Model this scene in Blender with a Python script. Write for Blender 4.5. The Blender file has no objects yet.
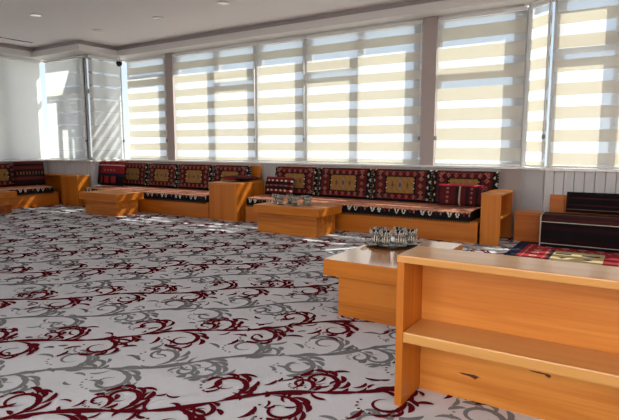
import bpy, bmesh, math, random
from mathutils import Vector, Matrix
random.seed(7)
PI = math.pi
C = bpy.context.scene.collection

# ------------------------------------------------------------------ helpers
def obj(name, me, mat=None, parent=None):
    if isinstance(me, bmesh.types.BMesh):
        m = bpy.data.meshes.new(name); me.to_mesh(m); me.free(); me = m
    o = bpy.data.objects.new(name, me); C.objects.link(o)
    if mat is not None:
        for m in (mat if isinstance(mat, (list, tuple)) else [mat]):
            me.materials.append(m)
    if parent is not None: o.parent = parent
    return o

def tag(o, label=None, cat=None, group=None, kind=None):
    if label: o['label'] = label
    if cat: o['category'] = cat
    if group: o['group'] = group
    if kind: o['kind'] = kind
    return o

def thing(name, label, cat, loc=(0, 0, 0), rz=0.0, group=None):
    o = bpy.data.objects.new(name, None); C.objects.link(o)
    o.empty_display_size = .1
    o.location = loc; o.rotation_euler = (0, 0, rz)
    return tag(o, label, cat, group)

def struct(name, me, mat):
    return tag(obj(name, me, mat), kind='structure')

def dup(root, loc, rz=None, label=None, group=None):
    r = root.copy(); C.objects.link(r); r.location = loc
    if rz is not None: r.rotation_euler = (0, 0, rz)
    if label: r['label'] = label
    if group: r['group'] = group
    for ch in list(root.children):
        c = ch.copy(); C.objects.link(c); c.parent = r
        for g in list(ch.children):
            d = g.copy(); C.objects.link(d); d.parent = c
    return r

def box(bm, x0, x1, y0, y1, z0, z1, bev=0.0, mi=0):
    v = [bm.verts.new(p) for p in ((x0,y0,z0),(x1,y0,z0),(x1,y1,z0),(x0,y1,z0),(x0,y0,z1),(x1,y0,z1),(x1,y1,z1),(x0,y1,z1))]
    fs = [bm.faces.new([v[i] for i in q]) for q in ((3,2,1,0),(4,5,6,7),(0,1,5,4),(1,2,6,5),(2,3,7,6),(3,0,4,7))]
    for f in fs: f.material_index = mi
    if bev > 0:
        es = list({e for f in fs for e in f.edges})
        r = bmesh.ops.bevel(bm, geom=es, offset=bev, segments=2, affect='EDGES', profile=.6)
        for f in r['faces']: f.material_index = mi
    return bm

def bx(*a, **k):
    return box(bmesh.new(), *a, **k)

def tube(bm, pts, r, n=8, mi=0):
    rings = []
    P = [Vector(p) for p in pts]
    for i, p in enumerate(P):
        d = (P[min(i+1, len(P)-1)] - P[max(i-1, 0)]).normalized()
        a = d.orthogonal().normalized() if i == 0 else (a - d*a.dot(d)).normalized()
        b = d.cross(a)
        rr = r[i] if isinstance(r, (list, tuple)) else r
        rings.append([bm.verts.new(p + (a*math.cos(2*PI*k/n) + b*math.sin(2*PI*k/n))*rr) for k in range(n)])
    for i in range(len(rings)-1):
        for k in range(n):
            f = bm.faces.new((rings[i][k], rings[i][(k+1) % n], rings[i+1][(k+1) % n], rings[i+1][k])); f.smooth = True; f.material_index = mi
    bm.faces.new(rings[0][::-1]).material_index = mi
    bm.faces.new(rings[-1]).material_index = mi
    return bm

def lathe(bm, prof, n=24, cx=0, cy=0, rmod=None, mi=0):
    rings = []
    for (r, z) in prof:
        ring = []
        for k in range(n):
            a = 2*PI*k/n
            rr = r*(rmod(a, z) if rmod else 1)
            ring.append(bm.verts.new((cx+rr*math.cos(a), cy+rr*math.sin(a), z)))
        rings.append(ring)
    for i in range(len(rings)-1):
        for k in range(n):
            f = bm.faces.new((rings[i][k], rings[i][(k+1) % n], rings[i+1][(k+1) % n], rings[i+1][k])); f.smooth = True; f.material_index = mi
    bm.faces.new(rings[0][::-1]).material_index = mi
    bm.faces.new(rings[-1]).material_index = mi
    return bm

# ------------------------------------------------------------------ materials
def nmat(name):
    m = bpy.data.materials.new(name); m.use_nodes = True
    nt = m.node_tree; b = nt.nodes['Principled BSDF']
    return m, nt, b

def L(nt, a, b): nt.links.new(a, b)

def plain(name, col, rough=.6, metal=0.0, noise=0.04, bump=0.0, scale=30, spec=.5):
    m, nt, b = nmat(name)
    b.inputs['Roughness'].default_value = rough
    b.inputs['Metallic'].default_value = metal
    b.inputs['Specular IOR Level'].default_value = spec
    tc = nt.nodes.new('ShaderNodeTexCoord')
    n = nt.nodes.new('ShaderNodeTexNoise'); n.inputs['Scale'].default_value = scale; n.inputs['Detail'].default_value = 4
    L(nt, tc.outputs['Object'], n.inputs['Vector'])
    mx = nt.nodes.new('ShaderNodeMixRGB'); mx.blend_type = 'MIX'
    mx.inputs['Color1'].default_value = (*[c*(1-noise) for c in col], 1)
    mx.inputs['Color2'].default_value = (*[min(1, c*(1+noise)) for c in col], 1)
    L(nt, n.outputs['Fac'], mx.inputs['Fac']); L(nt, mx.outputs['Color'], b.inputs['Base Color'])
    if bump:
        bp = nt.nodes.new('ShaderNodeBump'); bp.inputs['Strength'].default_value = bump; bp.inputs['Distance'].default_value = .01
        L(nt, n.outputs['Fac'], bp.inputs['Height']); L(nt, bp.outputs['Normal'], b.inputs['Normal'])
    return m

def wood(name, axis, light=(.59, .185, .016), dark=(.40, .095, .005), plank=.0, across=2, rough=.42, knots=0.0, coat=.08, lo=.28, hi=.82, tw=.34):
    """pine: grain along `axis`; planks of width `plank` stacked along `across`"""
    m, nt, b = nmat(name)
    b.inputs['Roughness'].default_value = rough
    b.inputs['Coat Weight'].default_value = coat
    b.inputs['Specular IOR Level'].default_value = .35
    b.inputs['Coat Roughness'].default_value = .12
    tc = nt.nodes.new('ShaderNodeTexCoord'); oi = nt.nodes.new('ShaderNodeObjectInfo')
    off = nt.nodes.new('ShaderNodeVectorMath'); off.operation = 'SCALE'; off.inputs[0].default_value = (7.3, 3.1, 5.7)
    L(nt, oi.outputs['Random'], off.inputs['Scale'])
    vec = tc.outputs['Object']
    sx = nt.nodes.new('ShaderNodeSeparateXYZ'); L(nt, vec, sx.inputs[0])
    add = nt.nodes.new('ShaderNodeVectorMath'); add.operation = 'ADD'; L(nt, vec, add.inputs[0]); L(nt, off.outputs[0], add.inputs[1])
    src = add.outputs[0]
    tone = None
    if plank > 0:
        mu = nt.nodes.new('ShaderNodeMath'); mu.operation = 'MULTIPLY'; mu.inputs[1].default_value = 1/plank
        L(nt, sx.outputs[across], mu.inputs[0])
        fl = nt.nodes.new('ShaderNodeMath'); fl.operation = 'FLOOR'; L(nt, mu.outputs[0], fl.inputs[0])
        ad = nt.nodes.new('ShaderNodeMath'); ad.operation = 'ADD'; L(nt, fl.outputs[0], ad.inputs[0]); L(nt, oi.outputs['Random'], ad.inputs[1])
        wn = nt.nodes.new('ShaderNodeTexWhiteNoise'); wn.noise_dimensions = '1D'; L(nt, ad.outputs[0], wn.inputs['W'])
        sc = nt.nodes.new('ShaderNodeVectorMath'); sc.operation = 'SCALE'; sc.inputs['Scale'].default_value = 9
        L(nt, wn.outputs['Color'], sc.inputs[0])
        a2 = nt.nodes.new('ShaderNodeVectorMath'); a2.operation = 'ADD'; L(nt, src, a2.inputs[0]); L(nt, sc.outputs[0], a2.inputs[1])
        src = a2.outputs[0]; tone = wn.outputs['Value']
    s = [11.0, 11.0, 11.0]; s[axis] = .75
    mp = nt.nodes.new('ShaderNodeMapping'); mp.inputs['Scale'].default_value = s; L(nt, src, mp.inputs['Vector'])
    n1 = nt.nodes.new('ShaderNodeTexNoise'); n1.inputs['Scale'].default_value = 1.0; n1.inputs['Detail'].default_value = 3; n1.inputs['Distortion'].default_value = .9
    L(nt, mp.outputs[0], n1.inputs['Vector'])
    s2 = [90.0]*3; s2[axis] = 2.0
    mp2 = nt.nodes.new('ShaderNodeMapping'); mp2.inputs['Scale'].default_value = s2; L(nt, src, mp2.inputs['Vector'])
    n2 = nt.nodes.new('ShaderNodeTexNoise'); n2.inputs['Scale'].default_value = 1.0; n2.inputs['Detail'].default_value = 2
    L(nt, mp2.outputs[0], n2.inputs['Vector'])
    m1 = nt.nodes.new('ShaderNodeMath'); m1.operation = 'MULTIPLY_ADD'; m1.inputs[1].default_value = .3; L(nt, n2.outputs['Fac'], m1.inputs[0])
    m0 = nt.nodes.new('ShaderNodeMath'); m0.operation = 'MULTIPLY'; m0.inputs[1].default_value = .8; L(nt, n1.outputs['Fac'], m0.inputs[0])
    L(nt, m0.outputs[0], m1.inputs[2])
    fac = m1.outputs[0]
    if tone is not None:
        m2 = nt.nodes.new('ShaderNodeMath'); m2.operation = 'MULTIPLY_ADD'; m2.inputs[1].default_value = tw; L(nt, tone, m2.inputs[0])
        m3 = nt.nodes.new('ShaderNodeMath'); m3.operation = 'SUBTRACT'; m3.inputs[1].default_value = tw/2; L(nt, fac, m3.inputs[0])
        L(nt, m3.outputs[0], m2.inputs[2]); fac = m2.outputs[0]
    rp = nt.nodes.new('ShaderNodeValToRGB')
    rp.color_ramp.elements[0].position = lo; rp.color_ramp.elements[0].color = (*light, 1)
    rp.color_ramp.elements[1].position = hi; rp.color_ramp.elements[1].color = (*dark, 1)
    L(nt, fac, rp.inputs['Fac'])
    col = rp.outputs['Color']
    if knots > 0:
        s3 = [3.4]*3; s3[axis] = 1.5
        mp3 = nt.nodes.new('ShaderNodeMapping'); mp3.inputs['Scale'].default_value = s3; L(nt, src, mp3.inputs['Vector'])
        vo = nt.nodes.new('ShaderNodeTexVoronoi'); vo.inputs['Scale'].default_value = 1.0; L(nt, mp3.outputs[0], vo.inputs['Vector'])
        r3 = nt.nodes.new('ShaderNodeValToRGB')
        r3.color_ramp.elements[0].position = knots*.35; r3.color_ramp.elements[0].color = (1, 1, 1, 1)
        r3.color_ramp.elements[1].position = knots; r3.color_ramp.elements[1].color = (0, 0, 0, 1)
        L(nt, vo.outputs['Distance'], r3.inputs['Fac'])
        mk = nt.nodes.new('ShaderNodeMixRGB'); mk.inputs['Color2'].default_value = (.10, .03, .008, 1)
        L(nt, r3.outputs['Color'], mk.inputs['Fac']); L(nt, col, mk.inputs['Color1']); col = mk.outputs['Color']
    L(nt, col, b.inputs['Base Color'])
    return m

def attr_mat(name, rough=.95, bump=.25):
    m, nt, b = nmat(name)
    a = nt.nodes.new('ShaderNodeAttribute'); a.attribute_name = 'weave'
    tc = nt.nodes.new('ShaderNodeTexCoord')
    n = nt.nodes.new('ShaderNodeTexNoise'); n.inputs['Scale'].default_value = 160; n.inputs['Detail'].default_value = 2
    L(nt, tc.outputs['Object'], n.inputs['Vector'])
    r = nt.nodes.new('ShaderNodeMapRange'); r.inputs['To Min'].default_value = .7; r.inputs['To Max'].default_value = 1.3
    L(nt, n.outputs['Fac'], r.inputs['Value'])
    mx = nt.nodes.new('ShaderNodeVectorMath'); mx.operation = 'SCALE'
    L(nt, a.outputs['Color'], mx.inputs[0]); L(nt, r.outputs[0], mx.inputs['Scale'])
    L(nt, mx.outputs[0], b.inputs['Base Color'])
    b.inputs['Roughness'].default_value = rough; b.inputs['Specular IOR Level'].default_value = .15
    bp = nt.nodes.new('ShaderNodeBump'); bp.inputs['Strength'].default_value = bump; bp.inputs['Distance'].default_value = .004
    L(nt, n.outputs['Fac'], bp.inputs['Height']); L(nt, bp.outputs['Normal'], b.inputs['Normal'])
    return m

def fabric_mat(name, dcol, tcol, fac, transp=0.0):
    m = bpy.data.materials.new(name); m.use_nodes = True; nt = m.node_tree; nt.nodes.clear()
    out = nt.nodes.new('ShaderNodeOutputMaterial')
    d = nt.nodes.new('ShaderNodeBsdfDiffuse'); t = nt.nodes.new('ShaderNodeBsdfTranslucent')
    tc = nt.nodes.new('ShaderNodeTexCoord')
    mp = nt.nodes.new('ShaderNodeMapping'); mp.inputs['Scale'].default_value = (60, 60, 400); L(nt, tc.outputs['Object'], mp.inputs['Vector'])
    n = nt.nodes.new('ShaderNodeTexNoise'); n.inputs['Scale'].default_value = 1.0; L(nt, mp.outputs[0], n.inputs['Vector'])
    for sh, col in ((d, dcol), (t, tcol)):
        x = nt.nodes.new('ShaderNodeMixRGB'); x.inputs['Color1'].default_value = (*[c*.93 for c in col], 1); x.inputs['Color2'].default_value = (*col, 1)
        L(nt, n.outputs['Fac'], x.inputs['Fac']); L(nt, x.outputs['Color'], sh.inputs['Color'])
    mx = nt.nodes.new('ShaderNodeMixShader'); mx.inputs['Fac'].default_value = fac
    L(nt, d.outputs[0], mx.inputs[1]); L(nt, t.outputs[0], mx.inputs[2])
    last = mx.outputs[0]
    if transp > 0:
        tr = nt.nodes.new('ShaderNodeBsdfTransparent'); m2 = nt.nodes.new('ShaderNodeMixShader'); m2.inputs['Fac'].default_value = transp
        L(nt, last, m2.inputs[1]); L(nt, tr.outputs[0], m2.inputs[2]); last = m2.outputs[0]
    L(nt, last, out.inputs['Surface'])
    return m

def glass_pane(name):
    m = bpy.data.materials.new(name); m.use_nodes = True; nt = m.node_tree; nt.nodes.clear()
    out = nt.nodes.new('ShaderNodeOutputMaterial')
    tr = nt.nodes.new('ShaderNodeBsdfTransparent'); tr.inputs['Color'].default_value = (.95, .97, .97, 1)
    gl = nt.nodes.new('ShaderNodeBsdfGlossy'); gl.inputs['Roughness'].default_value = .02
    lw = nt.nodes.new('ShaderNodeLayerWeight'); lw.inputs['Blend'].default_value = .5
    pw = nt.nodes.new('ShaderNodeMath'); pw.operation = 'POWER'; pw.inputs[1].default_value = 5; L(nt, lw.outputs['Facing'], pw.inputs[0])
    fr = nt.nodes.new('ShaderNodeMath'); fr.operation = 'MULTIPLY_ADD'; fr.inputs[1].default_value = .8; fr.inputs[2].default_value = .03; L(nt, pw.outputs[0], fr.inputs[0])
    mx = nt.nodes.new('ShaderNodeMixShader')
    L(nt, fr.outputs[0], mx.inputs['Fac']); L(nt, tr.outputs[0], mx.inputs[1]); L(nt, gl.outputs[0], mx.inputs[2]); L(nt, mx.outputs[0], out.inputs['Surface'])
    return m

def tea_glass(name):
    m, nt, b = nmat(name)
    b.inputs['Base Color'].default_value = (.93, .95, .95, 1); b.inputs['Roughness'].default_value = .03
    b.inputs['Transmission Weight'].default_value = 1.0; b.inputs['IOR'].default_value = 1.3
    return m

def carpet_mat(name, col, col2):
    m, nt, b = nmat(name)
    tc = nt.nodes.new('ShaderNodeTexCoord')
    n = nt.nodes.new('ShaderNodeTexNoise'); n.inputs['Scale'].default_value = 240; n.inputs['Detail'].default_value = 3
    n2 = nt.nodes.new('ShaderNodeTexNoise'); n2.inputs['Scale'].default_value = 3.0; n2.inputs['Detail'].default_value = 3
    L(nt, tc.outputs['Object'], n.inputs['Vector']); L(nt, tc.outputs['Object'], n2.inputs['Vector'])
    r = nt.nodes.new('ShaderNodeMapRange'); r.inputs['From Min'].default_value = .3; r.inputs['From Max'].default_value = .7
    L(nt, n.outputs['Fac'], r.inputs['Value'])
    av = nt.nodes.new('ShaderNodeMath'); av.operation = 'MULTIPLY_ADD'; av.inputs[1].default_value = .75
    h = nt.nodes.new('ShaderNodeMath'); h.operation = 'MULTIPLY'; h.inputs[1].default_value = .25; L(nt, n2.outputs['Fac'], h.inputs[0])
    L(nt, r.outputs[0], av.inputs[0]); L(nt, h.outputs[0], av.inputs[2])
    mx = nt.nodes.new('ShaderNodeMixRGB'); mx.inputs['Color1'].default_value = (*col, 1); mx.inputs['Color2'].default_value = (*col2, 1)
    L(nt, av.outputs[0], mx.inputs['Fac']); L(nt, mx.outputs['Color'], b.inputs['Base Color'])
    b.inputs['Roughness'].default_value = 1.0; b.inputs['Specular IOR Level'].default_value = .05
    bp = nt.nodes.new('ShaderNodeBump'); bp.inputs['Strength'].default_value = .5; bp.inputs['Distance'].default_value = .006
    L(nt, n.outputs['Fac'], bp.inputs['Height']); L(nt, bp.outputs['Normal'], b.inputs['Normal'])
    return m

W_X = wood('pine_along', 0, plank=.14, across=2)
W_XT = wood('pine_table_front', 0, light=(.61, .195, .022), dark=(.27, .058, .005), plank=.148, across=2, knots=.07, lo=.36, hi=.76, tw=.55)
W_TOPX = wood('pine_top_long', 0, light=(.62, .225, .035), dark=(.48, .16, .018), plank=.12, across=1, rough=.36, coat=.2)
W_TOPY = wood('pine_top_deep', 1, light=(.62, .225, .035), dark=(.46, .13, .012), plank=.12, across=0, rough=.2, coat=1.0)
W_SHELFTOP = wood('pine_shelf_top', 0, light=(.64, .31, .085), dark=(.50, .20, .04), plank=.13, across=1, rough=.32, coat=.4)  # the top board's yellower tone is the cream blinds' reflection, put into the colour
W_Y = wood('pine_deep', 1, plank=.14, across=2)
W_Z = wood('pine_upright', 2, plank=.12, across=0)
W_ZY = wood('pine_upright_side', 2, plank=.12, across=1)
W_PANEL = wood('pine_panel', 0, light=(.68, .265, .048), dark=(.50, .150, .018), plank=.0, lo=.36, hi=.74)
def add_knots(m, pts):
    nt = m.node_tree; b = nt.nodes['Principled BSDF']; col = b.inputs['Base Color'].links[0].from_socket
    tc = nt.nodes.new('ShaderNodeTexCoord')
    for (x, z, rx, rz) in pts:
        mp = nt.nodes.new('ShaderNodeMapping'); mp.vector_type = 'POINT'
        mp.inputs['Location'].default_value = (-x/rx, 0, -z/rz); mp.inputs['Scale'].default_value = (1/rx, 0, 1/rz); L(nt, tc.outputs['Object'], mp.inputs['Vector'])
        ns = nt.nodes.new('ShaderNodeTexNoise'); ns.inputs['Scale'].default_value = 1.2; L(nt, mp.outputs[0], ns.inputs['Vector'])
        ad = nt.nodes.new('ShaderNodeVectorMath'); ad.operation = 'LENGTH'; L(nt, mp.outputs[0], ad.inputs[0])
        su = nt.nodes.new('ShaderNodeMath'); su.operation = 'ADD'; L(nt, ad.outputs['Value'], su.inputs[0]); L(nt, ns.outputs['Fac'], su.inputs[1])
        rp = nt.nodes.new('ShaderNodeValToRGB'); rp.color_ramp.elements[0].position = .75; rp.color_ramp.elements[0].color = (1, 1, 1, 1); rp.color_ramp.elements[1].position = 1.5; rp.color_ramp.elements[1].color = (0, 0, 0, 1)
        dv = nt.nodes.new('ShaderNodeMath'); dv.operation = 'MULTIPLY'; dv.inputs[1].default_value = .7; L(nt, su.outputs[0], dv.inputs[0]); L(nt, dv.outputs[0], rp.inputs['Fac'])
        mk = nt.nodes.new('ShaderNodeMixRGB'); mk.inputs['Color2'].default_value = (.09, .022, .006, 1)
        L(nt, rp.outputs['Color'], mk.inputs['Fac']); L(nt, col, mk.inputs['Color1']); col = mk.outputs['Color']
    L(nt, col, b.inputs['Base Color'])
    return m
W_KICK = add_knots(wood('pine_knotty_panel', 0, light=(.68, .265, .048), dark=(.50, .150, .018), lo=.36, hi=.74), [(.304, .123, .022, .014), (.285, .126, .06, .008), (.621, .206, .016, .011), (.585, .212, .05, .005)])
W_EDGE = wood('pine_edge', 0, light=(.72, .42, .16), dark=(.58, .30, .10))
M_WALL = plain('wall_paint', (.66, .63, .60), .85, bump=.05, scale=60)
M_TAUPE = plain('taupe_paint', (.44, .37, .35), .8, bump=.05, scale=60)
M_CEIL = plain('ceiling_paint', (.86, .83, .835), .9, scale=8, noise=.02)
M_SOFFIT = plain('soffit_paint', (.76, .735, .715), .9, scale=8, noise=.02)
M_COVESHADE = plain('cove_recess_shade', (.42, .37, .365), .85, scale=12)  # shade of the recessed step, put into a darker base colour
M_BOARD = plain('wainscot_paint', (.60, .60, .61), .6, scale=14)
M_SILL = plain('sill_stone', (.82, .81, .79), .3, scale=40)
M_FRAME = plain('window_frame_grey', (.62, .62, .62), .45)
M_WHITEPL = plain('white_plastic', (.78, .78, .77), .4)
M_GREYPL = plain('grey_plastic', (.25, .24, .23), .4)
M_BLACK = plain('black_plastic', (.012, .012, .013), .25)
M_METAL = plain('brushed_aluminium', (.7, .7, .7), .35, metal=1.0)
M_DARKSIL = plain('dark_tray_metal', (.045, .042, .04), .45, metal=.6, noise=.3, scale=60)
M_SILVER = plain('tarnished_silver', (.46, .445, .40), .22, metal=1.0, noise=.3, bump=.6, scale=180)
M_TEA = tea_glass('clear_tea_glass')
M_GLASS = glass_pane('window_glass')
M_CREAM = fabric_mat('cream_blind_fabric', (.70, .685, .64), (.80, .74, .56), .27)
M_PALE = fabric_mat('pale_closed_blind_fabric', (.74, .74, .72), (.90, .90, .87), .36)
M_PALESIDE = fabric_mat('pale_side_blind_fabric', (.72, .72, .70), (.80, .80, .78), .25)
M_SHEER = fabric_mat('sheer_blind_fabric', (.62, .64, .66), (.80, .82, .84), .55, .42)
M_KILIM = attr_mat('kilim_weave')
M_CARPET = carpet_mat('carpet_light', (.50, .50, .525), (.72, .715, .745))
M_CARGREY = carpet_mat('carpet_grey', (.15, .15, .15), (.25, .25, .255))
M_CARRED = carpet_mat('carpet_burgundy', (.065, .002, .005), (.135, .004, .011))
M_FRINGE = plain('black_wool', (.02, .017, .017), .95, spec=.1)
M_BULB = plain('lamp_diffuser', (.85, .84, .80), .4)
M_GROUND = plain('pale_concrete', (.42, .41, .38), .9, scale=2)

# ------------------------------------------------------------------ room numbers
XL, YN, XR0, YM = -11.2, 6.7, -9.62, 7.6          # left window plane, near-left plane, return plane, main plane
P0, P1 = (-1.38, 7.6), (-1.05, 7.33)              # chamfered bay corner
YR, XR, YB = 7.33, 3.2, -1.7                      # right window plane, right wall, rear wall
ZS, ZT, ZSOF, ZC = .90, 3.05, 3.08, 3.28          # sill, blind top, soffit, ceiling

# ------------------------------------------------------------------ carpeted floor with scrolling vine pattern
def build_floor():
    bm = bmesh.new()
    poly = [(XL-.25, YB-.2), (XR+.2, YB-.2), (XR+.2, YR+.3), (P1[0]+.1, YR+.3), (P0[0]+.1, YM+.2), (XR0-.15, YM+.2), (XR0-.15, YN+.2), (XL-.25, YN+.2)]
    bm.faces.new([bm.verts.new((x, y, 0)) for x, y in poly]).material_index = 0
    az = math.radians(47)
    ds = (math.sin(az), math.cos(az)); dt = (-math.cos(az), math.sin(az))
    def W(s, t): return (s*ds[0] + t*dt[0], s*ds[1] + t*dt[1])
    def seen(x, y): return -11.3 < x < 1.6 and .7 < y < 7.45 and (y > .45*(-x)*.45)
    cnt = [0]
    def stroke(pts, w, mi, z, pw=.75, head=.35):
        n = len(pts); a = []
        for i, (s, t) in enumerate(pts):
            j0, j1 = max(i-1, 0), min(i+1, n-1)
            dx, dy = pts[j1][0]-pts[j0][0], pts[j1][1]-pts[j0][1]
            l = math.hypot(dx, dy) or 1
            q = i/(n-1)
            k = (q/head if q < head else (1-q)/(1-head))
            k = max(0.05, math.sin(min(1, k)*PI/2)**pw)*w*.42
            a.append(((s-dy/l*k, t+dx/l*k), (s+dy/l*k, t-dx/l*k)))
        cnt[0] += 1; z = z + (cnt[0] % 89)*9e-6
        vv = []
        for p, q in a:
            x, y = W(*p); x2, y2 = W(*q)
            if not seen(x, y): return
            vv.append((bm.verts.new((x, y, z)), bm.verts.new((x2, y2, z))))
        for i in range(n-1):
            f = bm.faces.new((vv[i][1], vv[i+1][1], vv[i+1][0], vv[i][0])); f.material_index = mi
    def spiral(cx, cy, r0, r1, a0, turns, n=22):
        return [(cx + (r0+(r1-r0)*i/n)*math.cos(a0+turns*2*PI*i/n), cy + (r0+(r1-r0)*i/n)*math.sin(a0+turns*2*PI*i/n)) for i in range(n+1)]
    def leaf(s, t, ang, ln, bend, n=9):
        out = []; x, y = s, t
        for i in range(n+1):
            out.append((x, y)); a = ang + bend*i/n
            x += ln/n*math.cos(a); y += ln/n*math.sin(a)
        return out
    PS, PT = .98, .98
    rnd = random.Random(3)
    def unit(s0, t0, mi, z, m, fl):
        # one repeat of the scrolling branch; m mirrors it across the row, fl jitters the small strokes
        def T(pts): return [(s0+s, t0+t*m) for s, t in pts]
        def st(pts, w, **k): stroke(T(pts), w, mi, z, **k)
        def sweep(x, y, th, dr, ln, ka, kb, n=30):
            out = []
            for i in range(n+1):
                out.append((x, y, th)); k = ka+kb*(i/n)**1.5
                th += dr*k*ln/n; x += ln/n*math.cos(th); y += ln/n*math.sin(th)
            return out
        def scroll(x, y, th, dr, ln, w, ka=3.0, kb=15.0, lv=6):
            P = sweep(x, y, th, dr, ln, ka*.8/ln, kb*.8/ln)
            st([(p[0], p[1]) for p in P], w, head=.3)
            for i in range(lv):                                   # acanthus commas on the outer side
                j = int(2+i*20/lv+fl.uniform(-.5, .5)); p = P[j]
                st(leaf(p[0]+.012*math.cos(p[2]-dr), p[1]+.012*math.sin(p[2]-dr), p[2]-dr*fl.uniform(.45, .9), ln*(.22-.012*i)*fl.uniform(.9, 1.2), dr*fl.uniform(1.2, 2.0), 10), w*fl.uniform(.8, 1.2), head=.6)
            for j in (5, 10, 14):                                 # and a few on the inner side
                p = P[j]
                st(leaf(p[0], p[1], p[2]+dr*.75, ln*.13, -dr*1.6, 9), w*.75, head=.65)
            c = P[24]; r = ln*.135                                # dotted arc near the curl
            for i in range(6):
                q = c[2]-dr*PI/2+.42*(i-2.5)
                st([(c[0]+r*math.cos(q+e), c[1]+r*math.sin(q+e)) for e in (-.11, 0, .11)], .024, pw=.3, head=.5)
        for a, b, w in ((-.02, .25, .04), (.16, .50, .056), (.44, .70, .042), (.62, .97, .052)):
            st([(a+(b-a)*i/12, .035*math.sin(2*PI*(a+(b-a)*i/12)/PS)) for i in range(13)], w, head=.6)
        scroll(.02, .02, .10, 1, .56, .036, 4.2, 11)
        scroll(.26, .01, -.15, -1, .54, .036, 4.2, 11)
        scroll(.50, -.01, .15, 1, .52, .036, 4.2, 11)
        scroll(.74, -.02, -.10, -1, .56, .036, 4.2, 11)
        scroll(.44, .03, .5, 1, .30, .030, 4.2, 11, lv=3)
        scroll(.92, .0, -.5, -1, .30, .030, 4.2, 11, lv=3)
        for (s, t, q, l, bd, w, h) in ((.10, .27, .2, .12, -1.3, .032, .4), (.42, .22, -.5, .13, 1.5, .034, .6), (.60, .20, .3, .12, -1.5, .030, .4), (.92, .14, -.2, .13, 1.6, .034, .6),
                                       (.08, -.17, .2, .13, 1.4, .034, .6), (.20, -.25, -.2, .11, -1.4, .028, .4), (.55, -.27, .1, .12, 1.2, .030, .5), (.90, -.20, .4, .13, -1.5, .034, .6)):
            st(leaf(s, t, q+fl.uniform(-.4, .4), l*fl.uniform(.8, 1.15), bd, 10), w, head=h)
        for i in range(22 if mi == 2 else 12):                                       # loose flicks between the scrolls
            st(leaf(fl.uniform(0, PS), fl.uniform(-.19, .19), fl.uniform(-.7, .7)+(PI if fl.random() < .4 else 0), fl.uniform(.05, .12), fl.uniform(1.1, 2.2)*fl.choice((-1, 1)), 8), fl.uniform(.018, .03), head=fl.choice((.3, .65)))
    for row in range(-8, 26):
        t0 = .42 + row*PT*.5
        burg = row % 2 == 0
        for k in range(-14, 12):
            s0 = k*PS + (row//2 % 2)*.5*PS + (0 if burg else .38)
            unit(s0, t0, 2 if burg else 1, .0024 if burg else .0012, 1 if burg else -1, rnd)
    return struct('floor', bm, [M_CARPET, M_CARGREY, M_CARRED])
build_floor()

# ------------------------------------------------------------------ ceiling, soffit, cove
bm = bmesh.new()
box(bm, XL-.2, XR+.2, YB-.2, YN+.2, ZC, ZC+.2)
box(bm, XR0-.14, -1.46, YN+.2, 7.9, ZC, ZC+.2); box(bm, -1.46, XR+.2, YN+.2, YR+.14, ZC, ZC+.2)
struct('ceiling', bm, M_CEIL)

def strip_solid(inner, outer, z0, z1):
    """a band of constant width in plan between two open polylines, extruded"""
    bm = bmesh.new()
    n = len(inner)
    r = [[bm.verts.new((p[0], p[1], z)) for p in q] for q in (inner, outer) for z in (z0, z1)]
    i0, i1, o0, o1 = r
    for k in range(n-1):
        bm.faces.new((i0[k], i0[k+1], o0[k+1], o0[k])); bm.faces.new((i1[k], o1[k], o1[k+1], i1[k+1]))
        bm.faces.new((i0[k], i1[k], i1[k+1], i0[k+1])); bm.faces.new((o0[k], o0[k+1], o1[k+1], o1[k]))
    bm.faces.new((i0[0], o0[0], o1[0], i1[0])); bm.faces.new((i0[-1], i1[-1], o1[-1], o0[-1]))
    bmesh.ops.recalc_face_normals(bm, faces=bm.faces[:])
    return bm
lip = [(-10.98, YB), (-10.98, 6.37), (-9.38, 6.37), (-9.38, 7.25), (-1.50, 7.25), (-1.18, 6.98), (XR, 6.98)]
back = [(XL-.3, YB), (XL-.3, YN+.24), (XR0-.14, YN+.24), (XR0-.14, YM+.1), (P0[0]+.03, YM+.1), (P1[0]+.06, YR+.1), (XR, YR+.1)]
lip2 = [(-11.04, YB), (-11.04, 6.43), (-9.44, 6.43), (-9.44, 7.31), (-1.47, 7.31), (-1.15, 7.04), (XR, 7.04)]
struct('ceiling_soffit', strip_solid(lip, back, ZSOF, ZSOF+.115), M_SOFFIT)
struct('trim_1', strip_solid(lip2, back, ZSOF+.115, ZC), M_COVESHADE)

# ------------------------------------------------------------------ walls
def boards(bm, x0, x1, yf, z0, z1, w=.115, gap=.007, dep=.018):
    """upright boards with open joints on the face y = yf, facing -y"""
    n = max(1, round((x1-x0)/w)); w = (x1-x0)/n
    for k in range(n):
        box(bm, x0+k*w+gap/2, x0+(k+1)*w-gap/2, yf, yf+dep, z0, z1, .003)
# lower walls, under the sills
bm = bmesh.new(); box(bm, XR0-.14, -1.66, YM-.02, YM+.16, 0, ZS); boards(bm, XR0+.05, -1.66, YM-.04, 0, ZS)
struct('wall_main', bm, M_BOARD)
bm = bmesh.new(); box(bm, -1.66, P0[0]+.02, YM-.05, YM+.16, 0, ZS)
struct('wall_main_end', bm, M_TAUPE)
bm = bmesh.new(); box(bm, XL-.2, XR0, YN, YN+.16, 0, ZS); boards(bm, XL, XR0+.02, YN-.02, 0, ZS)
struct('wall_near_left', bm, M_BOARD)
bm = bmesh.new(); box(bm, XR0-.14, XR0+.03, YN, YM+.1, 0, ZS)
struct('wall_return', bm, M_BOARD)
bm = bmesh.new(); box(bm, XL-.2, XL, YB, YN+.16, 0, ZS)
struct('wall_left', bm, M_BOARD)
ch = Vector((P1[0]-P0[0], P1[1]-P0[1], 0)); chl = ch.length; chd = ch.normalized(); chn = Vector((-chd.y, chd.x, 0))   # chn points outdoors
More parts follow.
